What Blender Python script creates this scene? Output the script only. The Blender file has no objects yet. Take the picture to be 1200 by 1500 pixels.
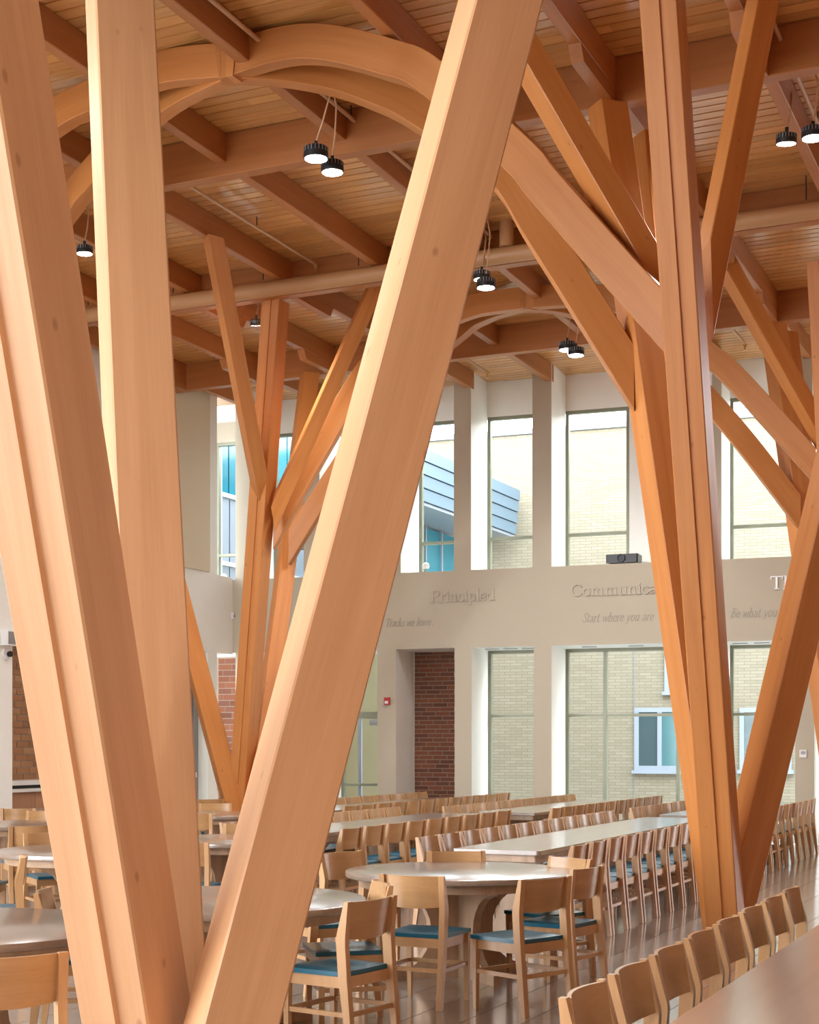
import bpy, math, random
from mathutils import Vector, Matrix
random.seed(7)
SC = bpy.context.scene
COL = SC.collection
# ------------------------------------------------------------------ camera, sky, exposure
F, HZ, EYE = 2200.0, 1090.0, 1.65
cd = bpy.data.cameras.new('camera'); cam = bpy.data.objects.new('camera', cd); COL.objects.link(cam)
cam.location = (0, 0, EYE); cam.rotation_euler = (math.pi/2, 0, 0)
cd.sensor_fit = 'VERTICAL'; cd.sensor_height = 36; cd.sensor_width = 28.8
cd.lens = F*36/1500; cd.shift_y = (HZ-750)/1500; cd.clip_end = 400; cd.clip_start = .05
SC.camera = cam
W = bpy.data.worlds.new('overcast_sky'); SC.world = W; W.use_nodes = True
wn = W.node_tree; bg = wn.nodes['Background']
tcw = wn.nodes.new('ShaderNodeTexCoord'); sxw = wn.nodes.new('ShaderNodeSeparateXYZ'); rpw = wn.nodes.new('ShaderNodeValToRGB')
wn.links.new(tcw.outputs['Generated'], sxw.inputs[0]); wn.links.new(sxw.outputs[2], rpw.inputs[0]); wn.links.new(rpw.outputs[0], bg.inputs[0])
rpw.color_ramp.elements[0].color = (.97, .98, 1, 1); rpw.color_ramp.elements[1].color = (.78, .88, 1, 1)
bg.inputs[1].default_value = 7.0
SC.view_settings.view_transform = 'Standard'; SC.view_settings.look = 'None'
SC.view_settings.gamma = 1; SC.view_settings.use_curve_mapping = False
SC.view_settings.exposure = 0.75
SC.cycles.max_bounces = 10; SC.cycles.diffuse_bounces = 6; SC.cycles.glossy_bounces = 4; SC.cycles.transparent_max_bounces = 12
# ------------------------------------------------------------------ frames of the room
CS, SN = math.cos(math.radians(24.44)), math.sin(math.radians(24.44))
S_ = Vector((CS, -SN, 0)); T_ = Vector((SN, CS, 0)); UP = Vector((0, 0, 1))
DG = (S_ - T_).normalized(); DG2 = (S_ + T_).normalized()
def at(px, py, Y): return Vector(((px-600)/F*Y, Y, EYE-(py-HZ)/F*Y))
def ST(s, t, z=0): return S_*s + T_*t + UP*z
def st_of(v): return v.dot(S_), v.dot(T_)
ROT_ROOM = -math.radians(24.44)
BEAM_Z, DECK, RAFT_Z = 7.676, 8.118, 7.81
# ------------------------------------------------------------------ materials
def nmat(name):
    m = bpy.data.materials.new(name); m.use_nodes = True
    return m, m.node_tree.nodes, m.node_tree.links, m.node_tree.nodes['Principled BSDF']
def plain(name, col, rough=.5, metal=0, emit=None, es=0, bump=0, bscale=60, var=0):
    m, n, l, b = nmat(name)
    b.inputs['Base Color'].default_value = (*col, 1); b.inputs['Roughness'].default_value = rough
    b.inputs['Metallic'].default_value = metal
    tc = n.new('ShaderNodeTexCoord'); no = n.new('ShaderNodeTexNoise'); no.inputs['Scale'].default_value = bscale; no.inputs['Detail'].default_value = 4
    l.new(tc.outputs['Object'], no.inputs['Vector'])
    hs = n.new('ShaderNodeHueSaturation'); hs.inputs['Color'].default_value = (*col, 1)
    mr = n.new('ShaderNodeMapRange'); mr.inputs[3].default_value = 1-max(var, .03); mr.inputs[4].default_value = 1+max(var, .03)
    l.new(no.outputs[0], mr.inputs[0]); l.new(mr.outputs[0], hs.inputs['Value']); l.new(hs.outputs[0], b.inputs['Base Color'])
    if bump:
        bp = n.new('ShaderNodeBump'); bp.inputs['Strength'].default_value = bump; bp.inputs['Distance'].default_value = .004
        l.new(no.outputs[0], bp.inputs['Height']); l.new(bp.outputs[0], b.inputs['Normal'])
    if emit:
        b.inputs['Emission Color'].default_value = (*emit, 1); b.inputs['Emission Strength'].default_value = es
    return m
def wood(name, c1, c2, coord='attr', axis=2, rough=.42, knots=True, stretch=.06, scale=9, rv=.1, dark=(.25, .09, .03), coat=0, bump=.12):
    m, n, l, b = nmat(name)
    if coord == 'attr':
        src = n.new('ShaderNodeAttribute'); src.attribute_name = 'wc'; so = src.outputs['Vector']
    else:
        src = n.new('ShaderNodeTexCoord'); so = src.outputs['Object']
    oi = n.new('ShaderNodeObjectInfo')
    mul = n.new('ShaderNodeVectorMath'); mul.operation = 'SCALE'; mul.inputs[0].default_value = (37, 53, 71)
    l.new(oi.outputs['Random'], mul.inputs['Scale'])
    add = n.new('ShaderNodeVectorMath'); add.operation = 'ADD'; l.new(so, add.inputs[0]); l.new(mul.outputs[0], add.inputs[1])
    def mapped(k, st):
        mp = n.new('ShaderNodeMapping'); sc = [k, k, k]; sc[axis] = k*st; mp.inputs['Scale'].default_value = sc
        l.new(add.outputs[0], mp.inputs['Vector']); return mp.outputs[0]
    n1 = n.new('ShaderNodeTexNoise'); n1.inputs['Scale'].default_value = 1; n1.inputs['Detail'].default_value = 5; n1.inputs['Distortion'].default_value = .6
    l.new(mapped(scale, stretch), n1.inputs['Vector'])
    n2 = n.new('ShaderNodeTexNoise'); n2.inputs['Scale'].default_value = 1; n2.inputs['Detail'].default_value = 3
    l.new(mapped(scale*11, stretch*.5), n2.inputs['Vector'])
    ma = n.new('ShaderNodeMath'); ma.operation = 'MULTIPLY_ADD'; ma.inputs[1].default_value = .35; l.new(n2.outputs[0], ma.inputs[0]); l.new(n1.outputs[0], ma.inputs[2])
    rp = n.new('ShaderNodeValToRGB'); rp.color_ramp.elements[0].position = .45; rp.color_ramp.elements[1].position = .92
    rp.color_ramp.elements[0].color = (*c1, 1); rp.color_ramp.elements[1].color = (*c2, 1); l.new(ma.outputs[0], rp.inputs[0])
    colr = rp.outputs[0]
    if knots:
        vo = n.new('ShaderNodeTexVoronoi'); vo.inputs['Scale'].default_value = 1; l.new(mapped(5.0, .6), vo.inputs['Vector'])
        mr = n.new('ShaderNodeMapRange'); mr.inputs[1].default_value = .04; mr.inputs[2].default_value = .085; mr.inputs[3].default_value = .5; mr.inputs[4].default_value = 0
        l.new(vo.outputs['Distance'], mr.inputs[0])
        mx = n.new('ShaderNodeMixRGB'); mx.inputs[2].default_value = (*dark, 1); l.new(mr.outputs[0], mx.inputs[0]); l.new(colr, mx.inputs[1]); colr = mx.outputs[0]
    hs = n.new('ShaderNodeHueSaturation'); l.new(colr, hs.inputs['Color'])
    mv = n.new('ShaderNodeMapRange'); mv.inputs[3].default_value = 1-rv; mv.inputs[4].default_value = 1+rv; l.new(oi.outputs['Random'], mv.inputs[0]); l.new(mv.outputs[0], hs.inputs['Value'])
    l.new(hs.outputs[0], b.inputs['Base Color']); b.inputs['Roughness'].default_value = rough
    b.inputs['Coat Weight'].default_value = coat; b.inputs['Coat Roughness'].default_value = .17; b.inputs['Coat IOR'].default_value = 1.75 if coat == 1 else 1.5
    bp = n.new('ShaderNodeBump'); bp.inputs['Strength'].default_value = bump; bp.inputs['Distance'].default_value = .003; l.new(n2.outputs[0], bp.inputs['Height']); l.new(bp.outputs[0], b.inputs['Normal'])
    return m
M = {}
M['timber'] = wood('glulam_timber', (.50, .18, .042), (.60, .245, .07), rough=.42)
M['lit_timber'] = wood('lit_glulam_timber', (.54, .29, .14), (.64, .37, .195), rough=.42)  # same timber, with the foreground light put into a paler colour
M['beam'] = wood('shaded_glulam_timber', (.38, .135, .036), (.47, .185, .055), rough=.42)  # shade on beams and rafters put into a darker timber colour
M['curved'] = wood('curved_glulam', (.45, .165, .04), (.54, .22, .063), rough=.42)
M['plank'] = wood('deck_plank', (.58, .265, .075), (.72, .385, .13), coord='obj', axis=0, rough=.3, rv=.14, scale=14, coat=.7)
M['void'] = plain('gap_behind_planks', (.05, .02, .008), .8)
M['oak'] = wood('chair_beech', (.46, .255, .11), (.57, .335, .165), coord='obj', axis=2, rough=.32, knots=False, scale=10, rv=.06)
M['ply'] = wood('chair_back_ply', (.42, .23, .095), (.53, .31, .145), coord='obj', axis=0, rough=.28, knots=False, scale=10, rv=.06)
M['top'] = wood('table_top_oak', (.22, .16, .12), (.28, .205, .155), coord='obj', axis=1, rough=.3, knots=False, scale=14, rv=.05, coat=1, bump=.015)
M['base'] = wood('table_base_oak', (.36, .235, .145), (.54, .37, .245), coord='obj', axis=2, rough=.4, knots=False, scale=7, rv=.08)
M['cabinet'] = wood('cabinet_veneer', (.36, .17, .09), (.46, .24, .13), coord='obj', axis=2, rough=.4, knots=False)
M['teal'] = plain('teal_vinyl', (.004, .10, .165), .28, bscale=25, bump=.05, var=.08)
M['wall'] = plain('wall_paint', (.50, .455, .355), .6, bscale=3, var=.02)
M['white'] = plain('reveal_paint', (.86, .86, .82), .5, bscale=3, var=.015)
M['panel'] = plain('panel_fabric', (.70, .62, .46), .8, bscale=200, bump=.1)
M['frame'] = plain('window_frame_metal', (.23, .24, .175), .4, .3)
M['dark'] = plain('dark_metal', (.03, .032, .035), .4, .3)
M['grey'] = plain('grey_metal', (.30, .31, .32), .4, .5)
M['plastic'] = plain('white_plastic', (.8, .8, .8), .35)
M['red'] = plain('red_plastic', (.45, .02, .02), .35)
M['black'] = plain('black_plastic', (.008, .008, .01), .3)
M['duct'] = plain('duct_paint', (.50, .27, .12), .45, bscale=5)
M['pipe'] = plain('pipe_paint', (.55, .33, .18), .45)
M['brass'] = plain('brass', (.7, .45, .15), .3, .9)
M['lens'] = plain('lamp_lens', (1, 1, 1), .3, emit=(1, .96, .88), es=25)
M['mortar'] = plain('mortar', (.30, .245, .19), .9, bscale=80, bump=.2)
M['tape'] = plain('letter_metal', (.74, .73, .72), .3, .4)
M['letter'] = plain('letter_paint', (.545, .49, .40), .5)
M['script'] = plain('script_paint', (.36, .32, .26), .6)
M['counter'] = plain('counter_stone', (.72, .72, .70), .3)
def bricks(name, c, rough=.8):
    m, n, l, b = nmat(name); oi = n.new('ShaderNodeObjectInfo'); rp = n.new('ShaderNodeValToRGB'); l.new(oi.outputs['Random'], rp.inputs[0])
    rp.color_ramp.elements[0].color = (*c[0], 1); rp.color_ramp.elements[1].color = (*c[-1], 1)
    for i, x in enumerate(c[1:-1]):
        e = rp.color_ramp.elements.new((i+1)/(len(c)-1)); e.color = (*x, 1)
    tc = n.new('ShaderNodeTexCoord'); no = n.new('ShaderNodeTexNoise'); no.inputs['Scale'].default_value = 40; l.new(tc.outputs['Object'], no.inputs[0])
    bp = n.new('ShaderNodeBump'); bp.inputs['Strength'].default_value = .3; bp.inputs['Distance'].default_value = .004; l.new(no.outputs[0], bp.inputs['Height']); l.new(bp.outputs[0], b.inputs['Normal'])
    l.new(rp.outputs[0], b.inputs['Base Color']); b.inputs['Roughness'].default_value = rough
    return m
M['brick'] = bricks('red_brick', [(.11, .035, .018), (.17, .055, .025), (.22, .07, .03), (.14, .05, .03)])
M['tanbrick'] = bricks('tan_brick', [(.26, .12, .05), (.34, .17, .075), (.30, .13, .055), (.38, .20, .095)])
def floor_mat():
    m, n, l, b = nmat('stone_tile'); tc = n.new('ShaderNodeTexCoord'); oi = n.new('ShaderNodeObjectInfo')
    ge = n.new('ShaderNodeNewGeometry')
    no = n.new('ShaderNodeTexNoise'); no.inputs['Scale'].default_value = 2.6; no.inputs['Detail'].default_value = 7; no.inputs['Roughness'].default_value = .65; l.new(ge.outputs['Position'], no.inputs[0])
    rp = n.new('ShaderNodeValToRGB'); rp.color_ramp.elements[0].position = .3; rp.color_ramp.elements[1].position = .75
    rp.color_ramp.elements[0].color = (.25, .21, .18, 1); rp.color_ramp.elements[1].color = (.48, .43, .385, 1); l.new(no.outputs[0], rp.inputs[0])
    hs = n.new('ShaderNodeHueSaturation'); l.new(rp.outputs[0], hs.inputs['Color']); mv = n.new('ShaderNodeMapRange'); mv.inputs[3].default_value = .86; mv.inputs[4].default_value = 1.14
    l.new(oi.outputs['Random'], mv.inputs[0]); l.new(mv.outputs[0], hs.inputs['Value']); l.new(hs.outputs[0], b.inputs['Base Color'])
    mr = n.new('ShaderNodeMapRange'); mr.inputs[3].default_value = .1; mr.inputs[4].default_value = .27; l.new(no.outputs[0], mr.inputs[0]); l.new(mr.outputs[0], b.inputs['Roughness'])
    b.inputs['Specular IOR Level'].default_value = .9; b.inputs['Coat Weight'].default_value = 1; b.inputs['Coat Roughness'].default_value = .12; b.inputs['Coat IOR'].default_value = 1.7
    return m
M['tile'] = floor_mat(); M['grout'] = plain('grout', (.36, .31, .26), .8)
def ext_brick():
    m, n, l, b = nmat('buff_brick'); tc = n.new('ShaderNodeTexCoord')
    sx = n.new('ShaderNodeSeparateXYZ'); cb = n.new('ShaderNodeCombineXYZ'); l.new(tc.outputs['Object'], sx.inputs[0]); l.new(sx.outputs[0], cb.inputs[0]); l.new(sx.outputs[2], cb.inputs[1])
    bt = n.new('ShaderNodeTexBrick'); l.new(cb.outputs[0], bt.inputs['Vector']); bt.inputs['Scale'].default_value = 1
    bt.inputs['Brick Width'].default_value = .28; bt.inputs['Row Height'].default_value = .07; bt.inputs['Mortar Size'].default_value = .006; bt.inputs['Bias'].default_value = 0
    bt.inputs['Color1'].default_value = (.235, .198, .138, 1); bt.inputs['Color2'].default_value = (.275, .236, .172, 1); bt.inputs['Mortar'].default_value = (.165, .142, .105, 1)
    l.new(bt.outputs[0], b.inputs['Base Color']); b.inputs['Roughness'].default_value = .85
    return m
M['buff'] = ext_brick()
M['cladding'] = plain('zinc_cladding', (.12, .175, .225), .45, .2)
M['yellow'] = plain('cream_render', (.36, .31, .19), .8)
M['ground'] = plain('paving', (.40, .39, .37), .9, bscale=6, var=.08)
M['pale'] = plain('pale_frame', (.27, .30, .35), .4)
def glass(name, tint):
    m, n, l, b = nmat(name); n.remove(b); tr = n.new('ShaderNodeBsdfTransparent'); tr.inputs[0].default_value = (*tint, 1)
    l.new(tr.outputs[0], n['Material Output'].inputs[0]); return m
M['glass'] = glass('clear_glass', (.95, .972, .962))
M['tealglass'] = plain('teal_spandrel_glass', (.02, .17, .23), .12, bscale=2, var=.1)
M['skyglass'] = plain('pale_blue_glass', (.06, .15, .165), .1, bscale=2, var=.1)
M['darkglass'] = plain('dark_glass', (.05, .08, .09), .08)
# ------------------------------------------------------------------ mesh helpers
class MB:
    def __init__(s): s.v = []; s.f = []; s.wc = []
    def add(s, vs, fs, wc=None):
        o = len(s.v); s.v += [tuple(x) for x in vs]; s.f += [tuple(i+o for i in f) for f in fs]
        s.wc += [tuple(x) for x in (wc or vs)]
        return s
    def box(s, lo, hi, mx=None, ch=0):
        x0, y0, z0 = lo; x1, y1, z1 = hi
        if ch:
            c = ch
            poly = [(x0+c, y0), (x1-c, y0), (x1, y0+c), (x1, y1-c), (x1-c, y1), (x0+c, y1), (x0, y1-c), (x0, y0+c)]
            return s.ext(poly, z0, z1, mx)
        vs = [Vector(p) for p in ((x0, y0, z0), (x1, y0, z0), (x1, y1, z0), (x0, y1, z0), (x0, y0, z1), (x1, y0, z1), (x1, y1, z1), (x0, y1, z1))]
        w = vs
        if mx: vs = [mx @ p for p in vs]
        return s.add(vs, [(0, 3, 2, 1), (4, 5, 6, 7), (0, 1, 5, 4), (1, 2, 6, 5), (2, 3, 7, 6), (3, 0, 4, 7)], w)
    def ext(s, poly, z0, z1, mx=None, hskew=None):
        n = len(poly); vs = []
        for z in (z0, z1):
            for x, y in poly: vs.append(Vector((x, y, z + (hskew(x, y) if hskew else 0))))
        w = list(vs)
        if mx: vs = [mx @ p for p in vs]
        return s.add(vs, [tuple(range(n))[::-1], tuple(range(n, 2*n))] + [(i, (i+1) % n, n+(i+1) % n, n+i) for i in range(n)], w)
    def lathe(s, prof, n=20, mx=None, caps=True):
        vs = []; fs = []
        for r, z in prof:
            for i in range(n):
                a = 2*math.pi*i/n; vs.append(Vector((r*math.cos(a), r*math.sin(a), z)))
        k = len(prof)
        for j in range(k-1):
            for i in range(n): fs.append((j*n+i, j*n+(i+1) % n, (j+1)*n+(i+1) % n, (j+1)*n+i))
        if caps: fs.append(tuple(range(n))[::-1]); fs.append(tuple((k-1)*n+i for i in range(n)))
        if mx: vs = [mx @ p for p in vs]
        return s.add(vs, fs)
    def tube(s, pts, r, n=8):
        pts = [Vector(p) for p in pts]; vs = []; fs = []
        for k, p in enumerate(pts):
            t = (pts[min(k+1, len(pts)-1)] - pts[max(k-1, 0)]).normalized()
            a = t.cross(UP if abs(t.z) < .95 else Vector((1, 0, 0))).normalized(); b = t.cross(a)
            for i in range(n):
                g = 2*math.pi*i/n; vs.append(p + a*r*math.cos(g) + b*r*math.sin(g))
        for k in range(len(pts)-1):
            for i in range(n): fs.append((k*n+i, k*n+(i+1) % n, (k+1)*n+(i+1) % n, (k+1)*n+i))
        fs.append(tuple(range(n))[::-1]); fs.append(tuple((len(pts)-1)*n+i for i in range(n)))
        return s.add(vs, fs)
    def mesh(s, name, mat, smooth=False):
        me = bpy.data.meshes.new(name); me.from_pydata(s.v, [], s.f); me.materials.append(mat)
        at_ = me.attributes.new('wc', 'FLOAT_VECTOR', 'POINT'); at_.data.foreach_set('vector', [c for v in s.wc for c in v])
        if smooth:
            me.polygons.foreach_set('use_smooth', [True]*len(me.polygons))
            if hasattr(me, 'set_sharp_from_angle'): me.set_sharp_from_angle(angle=math.radians(35))
        me.update(); return me
def link(name, me, parent=None, mx=None):
    o = bpy.data.objects.new(name, me); COL.objects.link(o)
    if parent is not None: o.parent = parent
    if mx is not None: o.matrix_basis = mx
    return o
def obj(name, mb, mat, parent=None, mx=None, smooth=False): return link(name, mb.mesh(name, mat, smooth), parent, mx)
def tag(o, label=None, cat=None, group=None, kind=None):
    if label: o['label'] = label
    if cat: o['category'] = cat
    if group: o['group'] = group
    if kind: o['kind'] = kind
    return o
def thing(name, label, cat, loc=(0, 0, 0), rz=0, group=None):
    o = bpy.data.objects.new(name, None); COL.objects.link(o); o.location = loc; o.rotation_euler = (0, 0, rz); o.empty_display_size = .1
    return tag(o, label, cat, group)
def struct(name, loc=(0, 0, 0), rz=0):
    o = bpy.data.objects.new(name, None); COL.objects.link(o); o.location = loc; o.rotation_euler = (0, 0, rz); o['kind'] = 'structure'; return o
def base_inv(parent): return Matrix.Translation(-parent.location) if parent is not None else Matrix.Identity(4)
ORD = ['first', 'second', 'third', 'fourth', 'fifth', 'sixth', 'seventh', 'eighth', 'ninth', 'tenth', 'eleventh', 'twelfth', 'thirteenth', 'fourteenth', 'fifteenth']
# ------------------------------------------------------------------ timbers
def frame_mx(P0, P1, xdir):
    z = (P1-P0).normalized(); x = (xdir - z*xdir.dot(z)).normalized(); y = z.cross(x)
    m = Matrix.Identity(4)
    for i in range(3): m[i][0] = x[i]; m[i][1] = y[i]; m[i][2] = z[i]; m[i][3] = P0[i]
    return m, (P1-P0).length
def rect(w, d, c=.008): 
    a, b = w/2, d/2
    return [(-a+c, -b), (a-c, -b), (a, -b+c), (a, b-c), (a-c, b), (-a+c, b), (-a, b-c), (-a, -b+c)]
def groove_rect(w, d, c=.008, dep=.018):
    # x face at +a carries a recessed spacer between 27 and 48 per cent of the width in y
    a, b = w/2, d/2; g0 = b-.48*d; g1 = b-.27*d
    return [(-a+c, -b), (a-c, -b), (a, -b+c), (a, g0), (a-dep, g0+.004), (a-dep, g1-.004), (a, g1), (a, b-c), (a-c, b), (-a+c, b), (-a, b-c), (-a, g1), (-a+dep, g1), (-a+dep, g0), (-a, g0), (-a, -b+c)]
def timber(name, P0, P1, w, d, xdir, parent=None, mat='timber', groove=False, hcut=True, plumb=False):
    mx, L = frame_mx(P0, P1, xdir)
    xz, yz, zz = mx[2][0], mx[2][1], mx[2][2]
    sk = (lambda x, y: -(x*xz + y*yz)/zz) if (hcut and abs(zz) > .3) else None
    pf = groove_rect(w, d) if groove else rect(w, d); mb = MB()
    if plumb:                                               # foot cut plumb against the post, head cut level
        h = Vector((mx[0][2], mx[1][2], 0)).normalized(); ax = [Vector((mx[0][i], mx[1][i], mx[2][i])).dot(h) for i in range(3)]
        mb.ext(pf, 0, L, None, lambda x, y: 0); n = len(pf)
        for i, (x, y) in enumerate(pf):
            mb.v[i] = (x, y, max(-.5, min(.5, -(x*ax[0]+y*ax[1])/max(ax[2], .2)))); mb.v[n+i] = (x, y, L-(x*xz+y*yz)/max(zz, .3))
        mb.wc = list(mb.v)
    else: mb.ext(pf, 0, L, None, sk)
    return obj(name, mb, M[mat], parent, base_inv(parent) @ mx)
def between(A, B, z0, z1):
    "the line through A and B carried on to the heights z0 and z1"
    k = (B-A)/(B.z-A.z); return A + k*(z0-A.z), A + k*(z1-A.z)
def catmull(P, n=6):
    P = [P[0]*2-P[1]] + P + [P[-1]*2-P[-2]]; out = []
    for i in range(1, len(P)-2):
        for k in range(n):
            t = k/n; a, b, c, d = P[i-1], P[i], P[i+1], P[i+2]
            out.append(.5*((2*b)+(c-a)*t+(2*a-5*b+4*c-d)*t*t+(3*b-a-3*c+d)*t**3))
    out.append(P[-2]); return out
def arc_beam(name, pts, w, h, parent, mat='curved'):
    pts = [pts[0]+(pts[0]-pts[1]).normalized()*.1] + pts       # runs on through the meeting point
    pts = catmull(pts); pts = [q for q in pts[:-1] if (q-pts[-1]).length > .45] + [pts[-1]]; d = pts[-1]-pts[0]; side = Vector((d.y, -d.x, 0)).normalized()
    mb = MB(); vs = []; fs = []; wc = []; L = 0; pf = rect(w, h, .007); n = len(pf)
    for k, p in enumerate(pts):
        t = (pts[min(k+1, len(pts)-1)]-pts[max(k-1, 0)]).normalized(); side = Vector((t.y, -t.x, 0)).normalized(); up = side.cross(t).normalized()
        if up.z < 0: up = -up
        if k: L += (p-pts[k-1]).length
        if k == len(pts)-1: up = UP/max(up.z, .35)      # plumb cut against the post
        for x, y in pf: vs.append(p+side*x+up*y); wc.append((x, y, L))
    for k in range(len(pts)-1):
        for i in range(n): fs.append((k*n+i, k*n+(i+1) % n, (k+1)*n+(i+1) % n, (k+1)*n+i))
    fs.append(tuple(range(n))[::-1]); fs.append(tuple((len(pts)-1)*n+i for i in range(n)))
    mb.add([v-parent.location for v in vs], fs, wc)
    return obj(name, mb, M[mat], parent, None, True)
# ------------------------------------------------------------------ floor and ground
fl = struct('floor')
mxr = Matrix.Rotation(ROT_ROOM, 4, 'Z')
mb = MB(); mb.box((-15, 1.0, -.16), (6, 25.2, -.008), mxr); sub = obj('floor_bed', mb, M['grout'], fl)
TS, TT = .34, .68
ch = .004
tme = MB().box((0, 0, -.008), (TS-.006, TT-.006, 0)).mesh('floor_tile', M['tile'])
cells = []
for i in range(-44, 17):
    for j in range(2, 36):
        s, t = i*TS, j*TT
        p = ST(s+TS/2, t+TT/2)
        if p.y < 3.0: continue
        px, py = 600+F*p.x/p.y, HZ+EYE*F/p.y
        inside = 430 < px < 1240 and py < 1560
        cells.append((0 if inside and s > -5.5 else 1, p.y, i, j))
cells.sort(); mb = MB()
for n_, (vis, Y, i, j) in enumerate(cells):
    s, t = i*TS, j*TT + (TT/2 if i % 2 else 0)
    if n_ < 290: link('floor_tile', tme, fl, mxr @ Matrix.Translation((s, t, 0)))
    else: mb.box((s, t, -.008), (s+TS-.006, t+TT-.006, 0), mxr)
tag(obj('floor_tiles_beyond', mb, M['tile'], fl), kind='stuff')
g = MB(); g.box((-70, -30, -.5), (70, 90, -.18)); tag(obj('ground', g, M['ground']), kind='structure')
# ------------------------------------------------------------------ ceiling of planks
ce = struct('ceiling')
mb = MB(); mb.box((-15, -6.0, DECK+.03), (5, 25.6, DECK+.3), mxr); obj('roof_board', mb, M['void'], ce)
PW = .16
def plank_mb(L):
    b = MB(); c = .003; y = PW-.018
    vs = [(0, 0, .03), (0, c, 0), (0, y-c, 0), (0, y, .03), (L, 0, .03), (L, c, 0), (L, y-c, 0), (L, y, .03)]
    return b.add(vs, [(0, 1, 2, 3), (7, 6, 5, 4), (0, 4, 5, 1), (1, 5, 6, 2), (2, 6, 7, 3), (3, 7, 4, 0)])
lens_ = [2.6, 3.2, 3.8, 4.4, 5.0, 5.6]
pmesh = [plank_mb(L-.004).mesh('plank', M['plank']) for L in lens_]
cand = []
for j in range(int((25.4-9.2)/PW)):
    t = 9.2+j*PW; s = -14.5-random.random()*3; s1 = 1.5
    while s < s1:
        k = random.randrange(6)
        pa, pb = ST(s, t), ST(s+lens_[k], t)
        xa, xb = 600+F*pa.x/pa.y, 600+F*pb.x/pb.y; yy = HZ-(DECK-EYE)*F/((pa.y+pb.y)/2)
        cand.append((0 if xb > 60 and xa < 1210 and yy > -60 else 1, t, s, k)); s += lens_[k]
cand.sort(); rest = MB(); nv = 0
for vis, t, s, k in cand:
    mx = mxr @ Matrix.Translation((s, t, DECK))
    if vis == 0 and nv < 295: link('plank', pmesh[k], ce, mx); nv += 1
    else:
        b = plank_mb(lens_[k]-.004); rest.add([mx @ Vector(v) for v in b.v], b.f, [Vector(v)+Vector((s*1.7, t*3.1, 0)) for v in b.v])
restm = wood('deck_plank_far', (.58, .265, .075), (.72, .385, .13), coord='attr', axis=0, rough=.3, rv=0, scale=14, coat=.7); M['plank2'] = restm
tag(obj('planks_beyond', rest, restm, ce), kind='stuff')
# ------------------------------------------------------------------ window wall (right / far)
Y0 = 25.96; X0 = 90/F*Y0; WA = math.atan2(.3473, .9377)
w_ = Vector((.9377, -.3473, 0)); n_ = Vector((.3473, .9377, 0)); WO = Vector((X0, Y0, 0))
mw = Matrix.Translation(WO) @ Matrix.Rotation(-WA, 4, 'Z')       # local x = along the wall, y = outward
def qpx(px, d=0):
    a = (px-600)/F; return (a*(Y0+.9377*d)-X0-.3473*d)/(.9377+.3473*a)
def zpx(px, py, d=0):
    q = qpx(px, d); return EYE-(py-HZ)/F*(Y0-.3473*q+.9377*d)
D = .95
Z_HEAD, Z_SILL = zpx(700, 948.2), zpx(735, 833)
Z_WIN = zpx(745, 609, D); Z_TR = zpx(745, 788, D); Z_TR2 = zpx(750, 1048.5, D)
wr = struct('wall_right')
def wbox(name, q0, q1, d0, d1, z0, z1, mat='wall', parent=wr):
    b = MB(); b.box((q0, d0, z0), (q1, d1, z1)); return obj(name, b, M[mat], parent, mw)
QC = qpx(341); QR = 9.2
sp = wbox('spandrel', QC, QR, 0, D, Z_HEAD, Z_SILL); sp.data.materials.append(M['white'])
for p_ in sp.data.polygons:
    if abs(p_.normal.z) > .9: p_.material_index = 1
up_open = [(368, 445), (468, 563), (587, 665), (690, 780), (808, 1043), (1057, 1165), (1190, 1310)]
lo_open = [(368, 445), (470, 553), (580, 666), (691, 782), (808, 1043), (1057, 1165), (1193, 1310)]
def pier_run(opens, z0, z1, first):
    q = qpx(first)
    for a, b in opens:
        qa, qb = qpx(a), qpx(b)
        if qa > q+.01:
            pb_ = MB(); pb_.box((q, 0, z0), (qa, D, z1))
            o = obj('pier', pb_, M['wall'], wr, mw); o.data.materials.append(M['white'])
            for p in o.data.polygons:
                if abs(p.normal.x) > .9: p.material_index = 1
        q = qb
    wbox('pier', q, QR, 0, D, z0, z1)
pier_run(up_open, Z_SILL, DECK+.02, 345)
pier_run(lo_open, 0, Z_HEAD, 345)
B0 = qpx(296, D)
wbox('outer_spandrel', B0, QR, D, D+.25, Z_HEAD-.004, Z_SILL+.02, 'white')
wbox('lintel', B0, QR, D, D+.25, Z_WIN, DECK+.1, 'white')
for a, b in [(-4.3, 0)]: pass
win_no = [0]
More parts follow.
